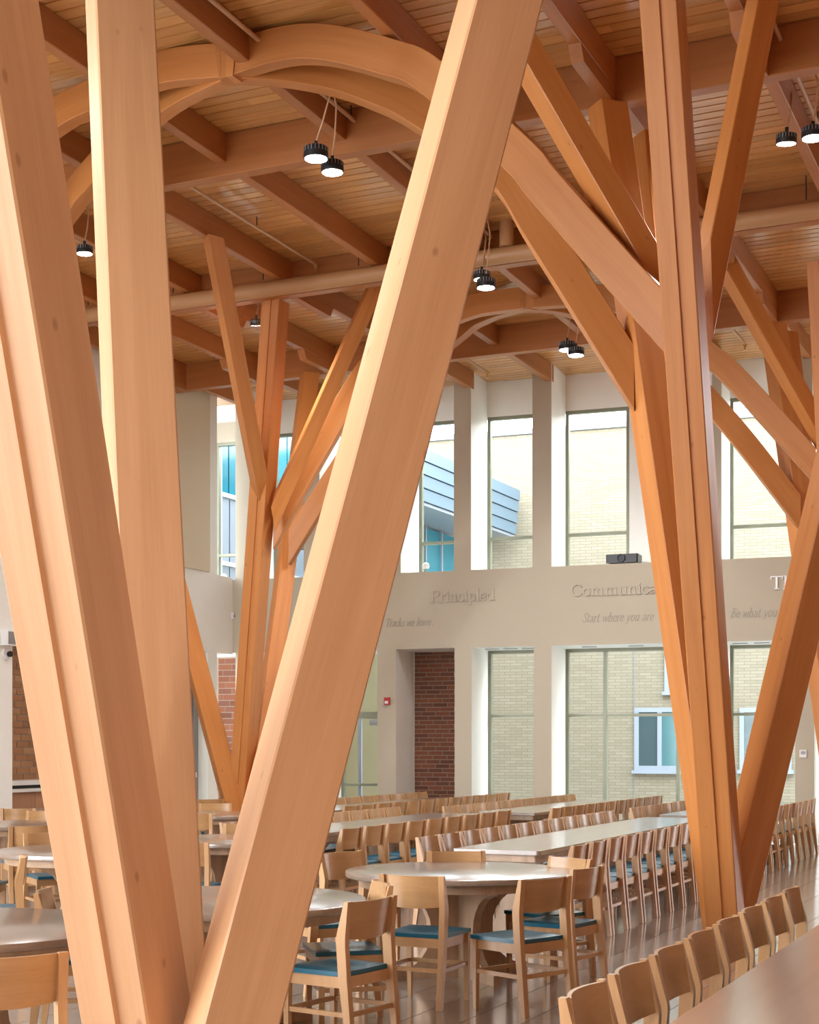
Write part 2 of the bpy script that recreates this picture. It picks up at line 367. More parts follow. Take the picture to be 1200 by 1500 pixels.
def window(q0, q1, z0, z1, mull=(), trans=(), d=D+.04, fw=.055):
    win_no[0] += 1; w = struct('window_%d' % win_no[0])
    f = MB(); y0, y1 = d-.03, d+.07
    f.box((q0, y0, z0), (q0+fw, y1, z1)); f.box((q1-fw, y0, z0), (q1, y1, z1))
    f.box((q0+fw, y0, z0), (q1-fw, y1, z0+fw)); f.box((q0+fw, y0, z1-fw), (q1-fw, y1, z1)); obj('window_frame', f, M['frame'], w, mw)
    xs = [q0+fw] + list(mull) + [q1-fw]; zs = [z0+fw] + list(trans) + [z1-fw]
    for m_ in mull: b = MB(); b.box((m_-.03, y0, z0+fw), (m_+.03, y1, z1-fw)); obj('mullion', b, M['frame'], w, mw)
    for t_ in trans:
        for i in range(len(xs)-1):
            xa = xs[i]+(.03 if i else 0); xb = xs[i+1]-(.03 if i < len(xs)-2 else 0)
            b = MB(); b.box((xa, y0+.004, t_-.025), (xb, y1-.004, t_+.025)); obj('transom', b, M['frame'], w, mw)
    for i in range(len(xs)-1):
        for j in range(len(zs)-1):
            xa = xs[i]+(.03 if i else 0); xb = xs[i+1]-(.03 if i < len(xs)-2 else 0)
            za = zs[j]+(.025 if j else 0); zb = zs[j+1]-(.025 if j < len(zs)-2 else 0)
            b = MB(); b.box((xa, d+.01, za), (xb, d+.018, zb)); obj('pane', b, M['glass'], w, mw)
    return w
for a, b in up_open:
    qa, qb = qpx(a), qpx(b)
    if a == 808:
        qm = qpx(922, D); window(qa, qm, Z_SILL, Z_WIN, (), (Z_TR,)); q2 = qpx(963, D)
        wbox('outer_wall', qm, q2, D, D+.25, Z_SILL, Z_WIN, 'white'); window(q2, qb, Z_SILL, Z_WIN, (), (Z_TR,))
    elif a == 587: window(qa, qb, Z_SILL, Z_WIN, (), (zpx(640, 795, D),))
    else: window(qa, qb, Z_SILL, Z_WIN, (), (Z_TR,))
qe = qpx(345)
window(B0+.3, qe, Z_SILL, zpx(335, 648, D), (), (zpx(335, 813, D),))
wbox('outer_wall', B0, B0+.3, D, D+.25, Z_SILL, Z_WIN, 'white')
wbox('lintel', B0, qe, D-.01, D+.2, zpx(335, 648, D), Z_WIN+.3, 'wall')
for a, b in lo_open:
    qa, qb = qpx(a), qpx(b)
    if a == 580: continue
    if a == 470: continue
    if a == 808: window(qa, qb, .25, Z_HEAD-.004, (qpx(886, D), qpx(993, D)), (Z_TR2,)); 
    else: window(qa, qb, .25, Z_HEAD-.004, (), (Z_TR2,))
    wbox('kerb', qa, qb, D-.1, D+.2, 0, .25, 'white')
    for k in range(3):                                       # slot diffusers in the head of the reveal
        v = MB(); x = qa+(qb-qa)*(.2+.3*k); v.box((x-.12, .45, Z_HEAD-.012), (x+.12, .53, Z_HEAD-.001)); obj('slot_vent', v, M['grey'], wr, mw)
# ---- brick backs of the niches, brick by brick
def brick_face(parent, mx, x0, x1, z0, z1, bw, bh, mat, d=.03, joint=.016, name='brick'):
    full = MB().box((0, 0, 0), (bw-joint, d, bh-joint)).mesh(name, M[mat]); cache = {}
    r = 0; z = z0
    while z < z1-.02:
        x = x0-(bw*.5 if r % 2 else 0)*1.0 - (bw*.17 if r % 4 > 1 else 0)
        while x < x1-.02:
            xa, xb = max(x, x0), min(x+bw, x1); h = min(bh, z1-z)-joint
            if xb-xa > .03 and h > .02:
                key = (round(xb-xa, 3), round(h, 3))
                if key not in cache: cache[key] = full if (abs(xb-xa-bw) < .001 and abs(h-(bh-joint)) < .001) else MB().box((0, 0, 0), (xb-xa-joint, d, h)).mesh(name, M[mat])
                link(name, cache[key], parent, mx @ Matrix.Translation((xa+joint/2, random.uniform(-.002, .002), z+joint/2)))
            x += bw
        z += bh; r += 1
qa, qb = qpx(580), qpx(668)
wbox('mortar_back', qa, qb, D+.004, D+.25, 0, Z_HEAD, 'mortar')
brick_face(wr, mw @ Matrix.Translation((0, D-.005, 0)), qa, qb, 0.5, Z_HEAD, .27, .079, 'brick')
wbox('mortar_back', B0, qe+.05, D+.004, D+.25, 0, Z_HEAD, 'mortar')
brick_face(wr, mw @ Matrix.Translation((0, D-.005, 0)), B0+.35, qe, .3, Z_HEAD, .29, .115, 'brick')
# ---- raised lettering
GL = {  # stroke glyphs on a unit body: lists of (polyline, weight); x height .62, cap 1
 'P': (.72, [([(.14, 0), (.14, 1)], 1), ([(.0, 1), (.4, 1), (.6, .9), (.64, .75), (.58, .58), (.4, .48), (.14, .48)], .6), ([(.0, 0), (.3, 0)], .5)]),
 'r': (.46, [([(.12, 0), (.12, .62)], 1), ([(.0, .62), (.12, .62)], .5), ([(.12, .45), (.25, .6), (.4, .6)], .6), ([(0, 0), (.28, 0)], .5)]),
 'i': (.3, [([(.13, 0), (.13, .62)], 1), ([(.0, .62), (.13, .62)], .5), ([(0, 0), (.27, 0)], .5), ([(.1, .82), (.16, .88)], 1)]),
 'n': (.66, [([(.12, 0), (.12, .62)], 1), ([(.0, .62), (.12, .62)], .5), ([(.12, .46), (.3, .62), (.44, .58), (.48, .42), (.48, 0)], .8), ([(0, 0), (.25, 0)], .5), ([(.37, 0), (.6, 0)], .5)]),
 'c': (.5, [([(.44, .5), (.36, .6), (.22, .62), (.08, .5), (.04, .3), (.1, .1), (.24, 0), (.36, .03), (.44, .12)], .8)]),
 'p': (.62, [([(.12, -.32), (.12, .62)], 1), ([(.0, .62), (.12, .62)], .5), ([(.12, .5), (.3, .62), (.48, .54), (.54, .32), (.48, .08), (.3, 0), (.12, .1)], .7), ([(0, -.32), (.26, -.32)], .5)]),
 'l': (.3, [([(.13, 0), (.13, 1.02)], 1), ([(.0, 1.02), (.13, 1.02)], .5), ([(0, 0), (.27, 0)], .5)]),
 'e': (.54, [([(.06, .34), (.46, .34), (.44, .5), (.34, .61), (.2, .61), (.08, .48), (.05, .3), (.1, .1), (.26, 0), (.38, .03), (.47, .13)], .75)]),
 'd': (.64, [([(.48, 0), (.48, 1.02)], 1), ([(.36, 1.02), (.48, 1.02)], .5), ([(.48, .5), (.32, .62), (.14, .56), (.05, .32), (.1, .08), (.28, 0), (.48, .12)], .7), ([(.48, 0), (.6, 0)], .5)]),
 'C': (.84, [([(.74, .74), (.74, .96)], .5), ([(.74, .8), (.6, .96), (.4, 1), (.16, .84), (.06, .5), (.16, .16), (.4, 0), (.6, .04), (.76, .2)], .8)]),
 'o': (.6, [([(.28, .62), (.12, .54), (.05, .31), (.12, .08), (.28, 0), (.44, .08), (.51, .31), (.44, .54), (.28, .62)], .8)]),
 'm': (.98, [([(.12, 0), (.12, .62)], 1), ([(.0, .62), (.12, .62)], .5), ([(.12, .46), (.28, .62), (.4, .58), (.44, .42), (.44, 0)], .8), ([(.44, .46), (.6, .62), (.74, .58), (.78, .42), (.78, 0)], .8), ([(0, 0), (.25, 0)], .5), ([(.34, 0), (.56, 0)], .5), ([(.68, 0), (.9, 0)], .5)]),
 'u': (.66, [([(.12, .62), (.12, .18), (.18, .04), (.32, 0), (.48, .14)], .8), ([(.48, 0), (.48, .62)], 1), ([(.0, .62), (.12, .62)], .5), ([(.36, .62), (.48, .62)], .5), ([(.48, 0), (.6, 0)], .5)]),
 'a': (.56, [([(.08, .52), (.2, .62), (.36, .58), (.4, .44), (.4, .06), (.5, 0)], .8), ([(.4, .36), (.18, .3), (.06, .18), (.1, .04), (.22, 0), (.4, .12)], .7)]),
 't': (.4, [([(.14, .84), (.14, .12), (.22, 0), (.36, .06)], .8), ([(.0, .62), (.34, .62)], .5)]),
 's': (.46, [([(.38, .5), (.3, .6), (.14, .6), (.07, .48), (.14, .37), (.32, .27), (.38, .14), (.3, .02), (.14, 0), (.05, .12)], .7)]),
 'T': (.8, [([(.38, 0), (.38, 1)], 1), ([(.04, .8), (.04, 1), (.72, 1), (.72, .8)], .55), ([(.26, 0), (.5, 0)], .5)]),
 'h': (.66, [([(.12, 0), (.12, 1.02)], 1), ([(.0, 1.02), (.12, 1.02)], .5), ([(.12, .46), (.3, .62), (.44, .58), (.48, .42), (.48, 0)], .8), ([(0, 0), (.25, 0)], .5), ([(.37, 0), (.6, 0)], .5)]),
 'k': (.62, [([(.12, 0), (.12, 1.02)], 1), ([(.0, 1.02), (.12, 1.02)], .5), ([(.5, .6), (.14, .26)], .6), ([(.24, .36), (.54, 0)], .9), ([(0, 0), (.25, 0)], .5)]),
 'w': (.8, [([(.04, .62), (.2, .02), (.38, .56), (.56, .02), (.72, .62)], .7)]),
 'v': (.56, [([(.04, .62), (.24, 0), (.46, .62)], .7)]),
 'y': (.56, [([(.04, .62), (.24, .04)], .7), ([(.46, .62), (.2, -.26), (.04, -.3)], .6)]),
 'S': (.6, [([(.52, .86), (.4, 1), (.2, .98), (.1, .8), (.2, .6), (.42, .42), (.5, .22), (.4, .02), (.18, 0), (.04, .16)], .7)]),
 'B': (.68, [([(.14, 0), (.2, 1)], 1), ([(.04, .96), (.3, 1), (.52, .9), (.5, .66), (.24, .52), (.5, .44), (.56, .2), (.4, .02), (.08, 0)], .6)]),
 '.': (.24, [([(.1, .0), (.14, .05)], .8)]), ' ': (.4, []),
}
def lettering(text, q0, zb, size, mat, wgt, depth, slant=0, q1=None):
    wid = sum(GL[c][0] for c in text)*size; sx = 1
    if q1 is not None: sx = (q1-q0)/wid
    mb = MB(); x = q0
    for c in text:
        adv, strokes = GL[c]
        for pl, k in strokes:
            P = [Vector((x+(a+slant*b_)*size*sx, 0, zb+b_*size)) for a, b_ in pl]; hw = wgt*k/2
            for i in range(len(P)-1):
                a, b2 = P[i], P[i+1]; t = (b2-a).normalized(); nn = Vector((-t.z, 0, t.x))*hw; a = a-t*hw*.6; b2 = b2+t*hw*.6
                fr = [a+nn, a-nn, b2-nn, b2+nn]; vs = [v+Vector((0, -depth, 0)) for v in fr]+fr
                mb.add(vs, [(0, 1, 2, 3), (0, 4, 5, 1), (1, 5, 6, 2), (2, 6, 7, 3), (3, 7, 4, 0)])
        x += adv*size*sx
    return obj('lettering', mb, M[mat], wr, mw)
zb = zpx(680, 880.5); cap = zpx(680, 864)-zb
lettering('Principled', qpx(632), zb, cap, 'letter', .03, .025, 0, qpx(726))
lettering('Communicators', qpx(837), zpx(860, 872.5), cap, 'letter', .03, .025, 0, qpx(1004))
lettering('Thinkers', qpx(1129), zpx(1140, 862.5), cap, 'tape', .032, .03, 0, qpx(1240))
lettering('Tracks we leave .'.replace('T', 'T'), qpx(564), zpx(600, 917), .14, 'script', .016, .004, .35, qpx(636))
lettering('Start where you are', qpx(853), zpx(890, 910.5), .15, 'script', .016, .004, .35, qpx(957))
lettering('Be what you are', qpx(1070), zpx(1100, 904), .15, 'script', .016, .004, .35, qpx(1160))
# ------------------------------------------------------------------ left wall (runs towards the camera)
CP = mw @ Vector((QC, 0, 0))
ml = Matrix.Translation(CP) @ Matrix.Rotation(ROT_ROOM+math.pi/2, 4, 'Z')   # local x = away from camera (T), y = -S (outward)
def lpx(px, d=0):
    a = (px-600)/F; P = CP - S_*d
    return (a*P.y-P.x)/(T_.x-a*T_.y)
def lz(px, py, d=0):
    x = lpx(px, d); return EYE-(py-HZ)/F*((CP-S_*d+T_*x).y)
wl = struct('wall_left')
def lbox(name, x0, x1, d0, d1, z0, z1, mat='white', parent=wl):
    b = MB(); b.box((x0, d0, z0), (x1, d1, z1)); return obj(name, b, M[mat], parent, ml)
XA, XB = lpx(-14), lpx(18); XL = XA-12; XN = lpx(255); XD0, XD1 = lpx(262), lpx(304.5); XE = lpx(318)
lbox('wall_band', XL, 0, 0, .35, 3.30, 4.70)                # spandrel band to the corner
lbox('upper_wall', XL, XE, 0, .35, 4.70, DECK)
lbox('pier', XL, XB, 0, .6, 0, 3.30)
lbox('pier', XN, XD0, 0, .6, 0, 3.30)
lbox('pier', XD1, XE, 0, .35, 0, 3.30)
# acoustic panel on the upper wall
pn = lbox('acoustic_panel', lpx(225), lpx(305), -.04, 0, 4.72, DECK-.15, 'panel')
# niche with brick back, shelf, and cupboard front
lbox('mortar_back', XB-.1, XN, .499, .75, 0, 3.6, 'mortar')
brick_face(wl, ml @ Matrix.Translation((0, .49, 0)), XB-.05, lpx(90, .49), lz(40, 1143, .49), 3.35, .30, .1, 'tanbrick')
lbox('shelf', XB, XN, .1, .5, lz(40, 1150, .1), lz(40, 1143.5, .1), 'counter')
lbox('shadow_gap', XB, XN, .2, .5, lz(40, 1155.5, .2), lz(40, 1150.5, .2), 'black')
lbox('counter', XB, XN, .05, .5, lz(40, 1160, .05), lz(40, 1155.5, .05), 'counter')
xs = XB+.02
while xs < lpx(110):
    lbox('cabinet_panel', xs, xs+.62, .1, .16, .05, lz(40, 1160, .05), 'cabinet'); xs += .63
# door with push bar in its recess
do = struct('door_1')
def dbox(name, x0, x1, d0, d1, z0, z1, mat): b = MB(); b.box((x0, d0, z0), (x1, d1, z1)); return obj(name, b, M[mat], do, ml)
lbox('door_head', XD0, XD1, .2, .35, 3.16, 3.30, 'grey')
dbox('door_frame', XD1-.16, XD1, .2, .34, 0, 3.16, 'grey')
dbox('door_stile', XD1-.34, XD1-.17, .22, .28, 0.02, 3.1, 'frame')
dbox('door_glass', XD0+.1, XD1-.35, .24, .25, .1, 3.1, 'glass')
dbox('door_stile', XD0, XD0+.1, .22, .28, .02, 3.1, 'frame')
dbox('push_bar', XD0+.12, XD1-.2, .1, .16, 1.06, 1.15, 'plastic')
wx = struct('wall_sky_block')  # unseen walls, added to keep out sky light from right and behind
mb = MB(); mb.box((3.2, -4, 0), (3.5, 26, DECK), mxr); obj('sky_block_panel', mb, M['cabinet'], wx)
mb = MB(); mb.box((-8, -4.3, 0), (3.5, -4, DECK), mxr); obj('sky_block_panel', mb, M['cabinet'], wx)
# devices on the walls
def small(name, mat, P_mx, lo, hi, label, cat):
    t = thing(name, label, cat, P_mx.translation, P_mx.to_euler().z); return t
def place(mx, x, y, z): return mx @ Matrix.Translation((x, y, z))
def dev(name, label, cat, mx): o = thing(name, label, cat, mx.translation, mx.to_euler().z); return o
t = dev('fire_alarm', 'small red fire alarm pull box on the beige pier', 'alarm', place(mw, qpx(568), 0, zpx(568, 1027)))
b = MB(); b.box((-.055, -.05, -.065), (.055, 0, .065), ch=.01); obj('housing', b, M['red'], t)
b = MB(); b.box((-.03, -.065, -.045), (.03, -.05, .0)); obj('pull_handle', b, M['plastic'], t)
t = dev('wall_speaker', 'white wall speaker at the far left beside the brick niche', 'speaker', place(ml, lpx(8), 0, lz(8, 935)))
b = MB(); b.box((-.13, -.14, -.11), (.13, 0, .11), ch=.02); obj('cabinet', b, M['plastic'], t)
b = MB(); b.box((-.11, -.148, -.09), (.11, -.14, .09)); tag(obj('grille', b, M['grey'], t), 'grey grille')
t = dev('security_camera', 'white dome security camera under the wall speaker', 'camera', place(ml, lpx(8), 0, lz(8, 958)))
b = MB(); b.lathe([(.02, -.06), (.07, -.04), (.085, 0), (.085, .03)], 16, Matrix.Rotation(math.pi/2, 4, 'X')); obj('housing', b, M['plastic'], t, None, True)
b = MB(); b.lathe([(.005, -.05), (.04, -.02), (.045, .02)], 14, Matrix.Translation((.03, -.055, 0)) @ Matrix.Rotation(math.pi/2, 4, 'X')); obj('lens', b, M['black'], t, None, True)
t = dev('wall_sensor', 'small pale sensor box on the inner corner of the walls', 'sensor', place(ml, -.03, 0, lz(341, 902)))
b = MB(); b.box((-.04, -.05, -.06), (.04, 0, .06), ch=.012); obj('housing', b, M['plastic'], t)
b = MB(); b.box((-.02, -.054, -.03), (.02, -.05, .01)); obj('window', b, M['grey'], t)
t = dev('thermostat', 'pale square thermostat on the pier at the right edge', 'thermostat', place(mw, qpx(1177), 0, zpx(1177, 1104)))
b = MB(); b.box((-.06, -.025, -.06), (.06, 0, .06), ch=.01); obj('housing', b, M['plastic'], t)
b = MB(); b.box((-.035, -.03, -.01), (.035, -.025, .04)); obj('display', b, M['grey'], t)
for px, py, what in ((624, 829, 'left of the pier by the word Principled'), (328, 841, 'in the corner window at the left')):
    d_ = .35 if px > 400 else .7
    p = place(mw, qpx(px, d_), d_, Z_SILL)
    t = dev('globe_lamp', 'small white globe lamp on the high sill ' + what, 'lamp', p)
    b = MB(); b.lathe([(.06, 0), (.06, .02), (.02, .03), (.02, .095)], 14); obj('base', b, M['grey'], t, None, True)
    b = MB(); b.lathe([(.01, .09), (.05, .1), (.068, .14), (.06, .18), (.03, .205), (.004, .21)], 16); obj('globe', b, M['plastic'], t, None, True)
t = dev('projector', 'black projector standing on the high window sill', 'projector', place(mw, qpx(913, .1), .2, Z_SILL))
b = MB(); b.box((-.28, -.17, .02), (.26, .2, .165), ch=.02); obj('body', b, M['black'], t)
b = MB(); b.lathe([(.075, 0), (.07, .05), (.05, .05), (.045, .03)], 18, Matrix.Translation((-.02, -.16, .095)) @ Matrix.Rotation(math.pi/2, 4, 'X')); obj('lens', b, M['dark'], t, None, True)
for x in (-.2, .18): b = MB(); b.lathe([(.025, 0), (.025, .022)], 10, Matrix.Translation((x, -.1, 0))); obj('foot', b, M['dark'], t)
b = MB(); b.tube([(.2, .2, .05), (.34, .12, .05), (.42, .05, .012)], .012); obj('cable', b, M['plastic'], t)
# glazed entrance in the wall behind the big leaning post
d2 = struct('door_2'); qa, qb = qpx(470), qpx(553)
def d2box(name, q0, q1, z0, z1, mat, d=D): b = MB(); b.box((q0, d, z0), (q1, d+.06, z1)); return obj(name, b, M[mat], d2, mw)
d2box('door_frame', qa, qa+.06, 0, Z_HEAD, 'frame'); d2box('door_frame', qb-.05, qb, 0, Z_HEAD, 'frame')
d2box('door_transom', qa+.06, qb-.05, 2.12, 2.24, 'frame'); d2box('door_mullion', qpx(527, D)-.03, qpx(527, D)+.03, 0, 2.12, 'pale')
d2box('door_glass', qa+.06, qb-.05, 2.24, Z_HEAD, 'glass', D+.02); d2box('door_glass', qa+.06, qb-.05, .05, 2.12, 'glass', D+.02)
d2box('door_closer', qb-.5, qb-.06, 1.99, 2.1, 'grey', D-.08); d2box('push_bar', qa+.1, qb-.1, .88, .93, 'frame', D-.08)
# ------------------------------------------------------------------ roof timbers
BT = [9.78, 13.75, 17.76, 21.77]
bn = ['nearest to the camera', 'second from the camera', 'third from the camera, carrying the duct', 'farthest, just before the window wall']
for i, t in enumerate(BT):
    o = timber('cross_beam', ST(-14.5, t, (BEAM_Z+DECK)/2), ST(1.5, t, (BEAM_Z+DECK)/2), .16, DECK-BEAM_Z, T_, None, 'beam', hcut=False)
    tag(o, 'long orange timber cross beam under the ceiling, ' + bn[i], 'beam', 'cross beams under the ceiling')
RS = [-8.405+1.421*k for k in range(-4, 6)]
bays = [(BT[0], BT[1], 'between the first and second cross beams', True), (BT[1], BT[2], 'between the second and third cross beams', False), (BT[2], BT[3], 'between the third and fourth cross beams', True), (BT[3], None, 'between the farthest beam and the window wall', False)]
for (t0, t1, where, haunch) in bays:
    vis = []
    for s in RS:
        te = t1
        if te is None: te = 24.17+.072*(s+9.75)+.03
        p = ST(s, (t0+te)/2); px = 600+F*p.x/p.y
        if -30 < px < 1260: vis.append((s, te))
    for k, (s, te) in enumerate(vis):
        P0 = ST(s, t0+.08, RAFT_Z); root = thing('rafter', '%s orange timber rafter from the left %s' % (ORD[k], where), 'rafter', P0, 0, 'ceiling rafters')
        r = timber('rafter_timber', ST(s, t0+.081, (RAFT_Z+DECK)/2-.001), ST(s, te-(.081 if t1 else 0), (RAFT_Z+DECK)/2-.001), .12, DECK-RAFT_Z-.002, S_, root, 'beam', hcut=False)
        if haunch and (s > -4.6 or (s < -9.5 and t0 > 15)):
            for a, e in ((t0+.082, 1), (te-.082, -1)):
                mb = MB(); L = 1.05; prof = [(0, 0), (L-.09, 0), (L, RAFT_Z-BEAM_Z), (0, RAFT_Z-BEAM_Z)]
                vs = []
                for sx in (-.06, .06):
                    for (l_, z_) in prof: vs.append(ST(s+sx, a+e*l_, BEAM_Z+z_-.001)-P0)
                wc = [(sx*.1, z_, l_) for sx in (-.6, .6) for (l_, z_) in prof]
                mb.add(vs, [(0, 1, 2, 3), (7, 6, 5, 4), (0, 4, 5, 1), (1, 5, 6, 2), (2, 6, 7, 3), (3, 7, 4, 0)], wc); obj('haunch', mb, M['beam'], root)
# arched vault braces meeting at a point in each bay
def vault(label, apex, arms, w, h):
    r = thing('timber_vault', label, 'vault', apex, 0, 'arched timber vaults')
    for pts in arms: arc_beam('arched_beam', [at(*p) for p in pts], w, h, r)
vault('near vault of four curved timber arms meeting under the ceiling', at(338, 92, 13.7), [
    [(338, 92, 13.7), (401, 72, 13.55), (452, 65, 13.45), (503, 70, 13.3), (572, 88, 13.1), (636, 116, 12.95), (760, 226, 12.45), (800, 274, 12.32), (910, 399, 11.98), (984, 481, 11.76)],
    [(338, 95, 13.74), (394, 97, 13.8), (442, 103, 13.85), (500, 115, 13.9), (551, 133, 13.9), (614, 164, 13.9), (735, 252, 13.85), (800, 352, 13.8), (928, 556, 13.75)],
    [(338, 92, 13.7), (234, 104, 14.1), (127, 148, 14.6), (84, 172, 14.8), (20, 222, 15.1), (-70, 320, 15.5)],
    [(338, 95, 13.74), (235, 152, 14.6), (131, 262, 15.5), (103, 297, 15.8), (40, 380, 16.2), (-40, 500, 16.6)]], .16, .31)
vault('far vault of four curved timber arms between the far post trees', at(775, 438, 20.9), [
    [(775, 437, 20.9), (850, 433, 20.6), (900, 440, 20.4), (975, 472, 20.1), (1040, 521, 19.9), (1083, 560, 19.8), (1195, 684, 19.6)],
    [(775, 439, 20.94), (833, 447, 21.1), (900, 475, 21.3), (975, 525, 21.4), (1040, 588, 21.4), (1095, 652, 21.3), (1172, 752, 21.2)],
    [(775, 437, 20.9), (727, 443, 21.1), (685, 452, 21.2), (610, 485, 21.3), (540, 540, 21.4), (470, 655, 21.5), (402, 775, 21.6)],
    [(775, 439, 20.94), (751, 444, 21.2), (713, 457, 21.7), (677, 480, 22.1), (580, 570, 22.7), (475, 722, 23.2), (425, 802, 23.35)]], .16, .3)
# ------------------------------------------------------------------ trees of leaning posts
def leg(tree, A, B, w, d, xdir, top=BEAM_Z, groove=False, name='leg', bottom=0, mat='timber'):
    P0, P1 = between(A, B, bottom, top); return timber(name, P0, P1, w, d, xdir, tree, mat, groove=groove)
def brace(tree, A, B, w, d, xdir): return timber('brace', A, B, w, d, xdir, tree, plumb=True)
nt = -T_
TR = []
tr = thing('timber_post_tree', 'foreground cluster of three huge brightly lit leaning timber posts', 'column', at(288, 1705, 5.9), 0, 'trees of leaning timber posts')
leg(tr, at(203, 1500, 5.72), at(8, 300, 4.95), .29, .31, nt, groove=True, mat='lit_timber')
leg(tr, at(237, 1330, 6.15), at(175, 0, 7.2), .28, .28, DG, mat='lit_timber')
leg(tr, at(470, 1000, 5.75), at(733, 0, 6.25), .28, .28, DG, mat='lit_timber')
tr = thing('timber_post_tree', 'right hand cluster of leaning orange posts with crossing braces', 'column', at(1050, 1370, 13), 0, 'trees of leaning timber posts')
leg(tr, at(1039, 1000, 12.3), at(991, 300, 11.45), .28, .28, nt, groove=True)
leg(tr, at(1011, 1000, 13.3), at(890, 155, 14.19), .28, .28, DG)
leg(tr, at(1151, 1000, 12.85), at(1224, 690, 12.7), .28, .28, DG)
leg(tr, at(1045, 1200, 13.3), at(950, 197, 14.86), .22, .22, DG)
brace(tr, at(972, 428, 12.1), at(716, -14, 12.15), .22, .22, DG)
brace(tr, at(1031, 440, 12.0), at(1121, -16, 12.35), .2, .2, DG)
tr = thing('timber_post_tree', 'distant cluster of leaning posts left of the biggest leaning post', 'column', at(352, 1250, 22.9), 0, 'trees of leaning timber posts')
leg(tr, at(358, 1100, 22.7), at(404, 443, 20.5), .28, .28, nt, groove=True)
leg(tr, at(401, 970, 23.2), at(454, 548, 24.45), .26, .26, DG)
leg(tr, at(321, 1100, 22.8), at(292, 990, 22.7), .28, .28, DG)
brace(tr, at(383, 722, 21.35), at(313, 351, 18.3), .2, .2, DG)
brace(tr, at(404, 748, 21.35), at(560, 398, 20.7), .2, .2, DG)
tr = thing('timber_post_tree', 'cluster of orange posts cut by the right edge of the view', 'column', at(1243, 1263, 21), 0, 'trees of leaning timber posts')
leg(tr, at(1240, 1250, 21), at(1133, 476, 21.6), .28, .28, DG)
leg(tr, at(1246, 1250, 21.2), at(1157, 488, 22), .18, .18, DG)
leg(tr, at(1246, 1250, 20.8), at(1212, 600, 19.3), .28, .28, nt, groove=True)
brace(tr, at(1212, 652, 19.6), at(1052, 366, 18.9), .2, .22, DG)
# ------------------------------------------------------------------ duct, pipes, lamps
du = thing('ventilation_duct', 'round tan ventilation duct running along the third cross beam', 'duct', ST(-13, 17.45, 7.62))
mx = Matrix.Translation(-du.location)
b = MB(); b.tube([mx @ ST(-13.5, 17.42, 7.705), mx @ ST(-4, 17.42, 7.705), mx @ ST(1.2, 17.42, 7.705)], .1, 20); obj('duct_pipe', b, M['duct'], du, None, True)
sd = st_of(at(724, 360, 18.2))[0]
b = MB(); b.tube([mx @ ST(sd, 17.42, 7.8), mx @ ST(sd, 17.42, DECK)], .09, 16); obj('riser', b, M['duct'], du, None, True)
for k in range(9):
    s = -12.9+k*1.42; b = MB(); b.tube([mx @ ST(s, 17.42, 7.84), mx @ ST(s, 17.42, DECK)], .008, 6); obj('hanger_rod', b, M['dark'], du)
for s, t0, t1, lab in ((-9.33, 13.9, 17.6, 'thin tan sprinkler pipe left of the middle under the plank ceiling'), (-6.83, 9.9, 17.5, 'thin tan sprinkler pipe beside the rafter through the near vault'), (-9.38, 21.9, 23.9, 'short sprinkler pipe above the window wall left of centre'), (-5.0, 21.9, 23.9, 'short sprinkler pipe above the window wall at the right'), (-2.55, 12, 17.5, 'sprinkler pipe beside the rafter at the upper right')):
    P = ST(s, t0, DECK-.13); r = thing('sprinkler_pipe', lab, 'pipe', P)
    b = MB(); b.tube([(0, 0, 0), ST(s, t1, DECK-.13)-P], .022, 10); obj('pipe', b, M['pipe'], r, None, True)
    k = t0+.5
    while k < t1:
        b = MB(); q = ST(s, k, DECK-.13)-P; b.tube([q, q+Vector((0, 0, .13))], .007, 6); obj('hanger', b, M['dark'], r); k += 1.6
    q = ST(s, t1-.05, DECK-.13)-P; b = MB(); b.lathe([(.03, 0), (.03, -.04), (.012, -.05), (.012, -.09), (.03, -.1)], 10, Matrix.Translation(q)); obj('sprinkler_head', b, M['brass'], r)
def lamp(px, py, Y, dia, label, tilt=0, cord=None, az=0, P=None, power=170):
    P = P or at(px, py, Y); r = thing('pendant_lamp', label, 'lamp', P, az, 'round ceiling lamps'); R_ = dia*.54; h = dia*.52
    tm = Matrix.Rotation(math.radians(tilt), 4, 'X')
    b = MB(); b.lathe([(R_*.94, 0), (R_, .008), (R_, h*.5), (R_*.93, h*.54), (R_*.9, h*.95), (R_*.8, h), (R_*.2, h*1.02)], 24, tm); obj('housing', b, M['dark'], r, None, True)
    f = MB()
    for k in range(20):
        a = 2*math.pi*k/20; f.box((R_*.84, -.004, h*.5), (R_*1.0, .004, h*.92), tm @ Matrix.Rotation(a, 4, 'Z'))
    tag(obj('cooling_fins', f, M['grey'], r), kind='stuff')
    b = MB(); b.lathe([(.001, -.002), (R_*.86, -.002), (R_*.9, 0)], 24, tm, caps=False); obj('lens', b, M['lens'], r)
    top = DECK-P.z
    b = MB(); b.box((-.015, -.012, h), (.015, .012, h+.06), tm); obj('bracket', b, M['dark'], r)
    c = cord or (0, 0)
    b = MB(); q0 = tm @ Vector((0, 0, h+.05)); b.tube([q0, q0+Vector((c[0]*.4+.03, c[1]*.3, (top-h)*.25)), q0+Vector((c[0]+.05, c[1]*.7, (top-h)*.6)), Vector((c[0], c[1], top))], .009, 6); obj('cord', b, M['pipe'], r, None, True)
    ld = bpy.data.lights.new('lamp_light', 'SPOT'); ld.energy = power; ld.spot_size = math.radians(176); ld.spot_blend = .8; ld.shadow_soft_size = R_*.8; ld.color = (1, .97, .92)
    lo = bpy.data.objects.new('lamp_light', ld); COL.objects.link(lo); lo.parent = r; lo.matrix_basis = tm @ Matrix.Translation((0, 0, -.03))
lamp(463, 233, 14.6, .225, 'left lamp of the pair hanging by the biggest cross beam', cord=(.1, -.25))
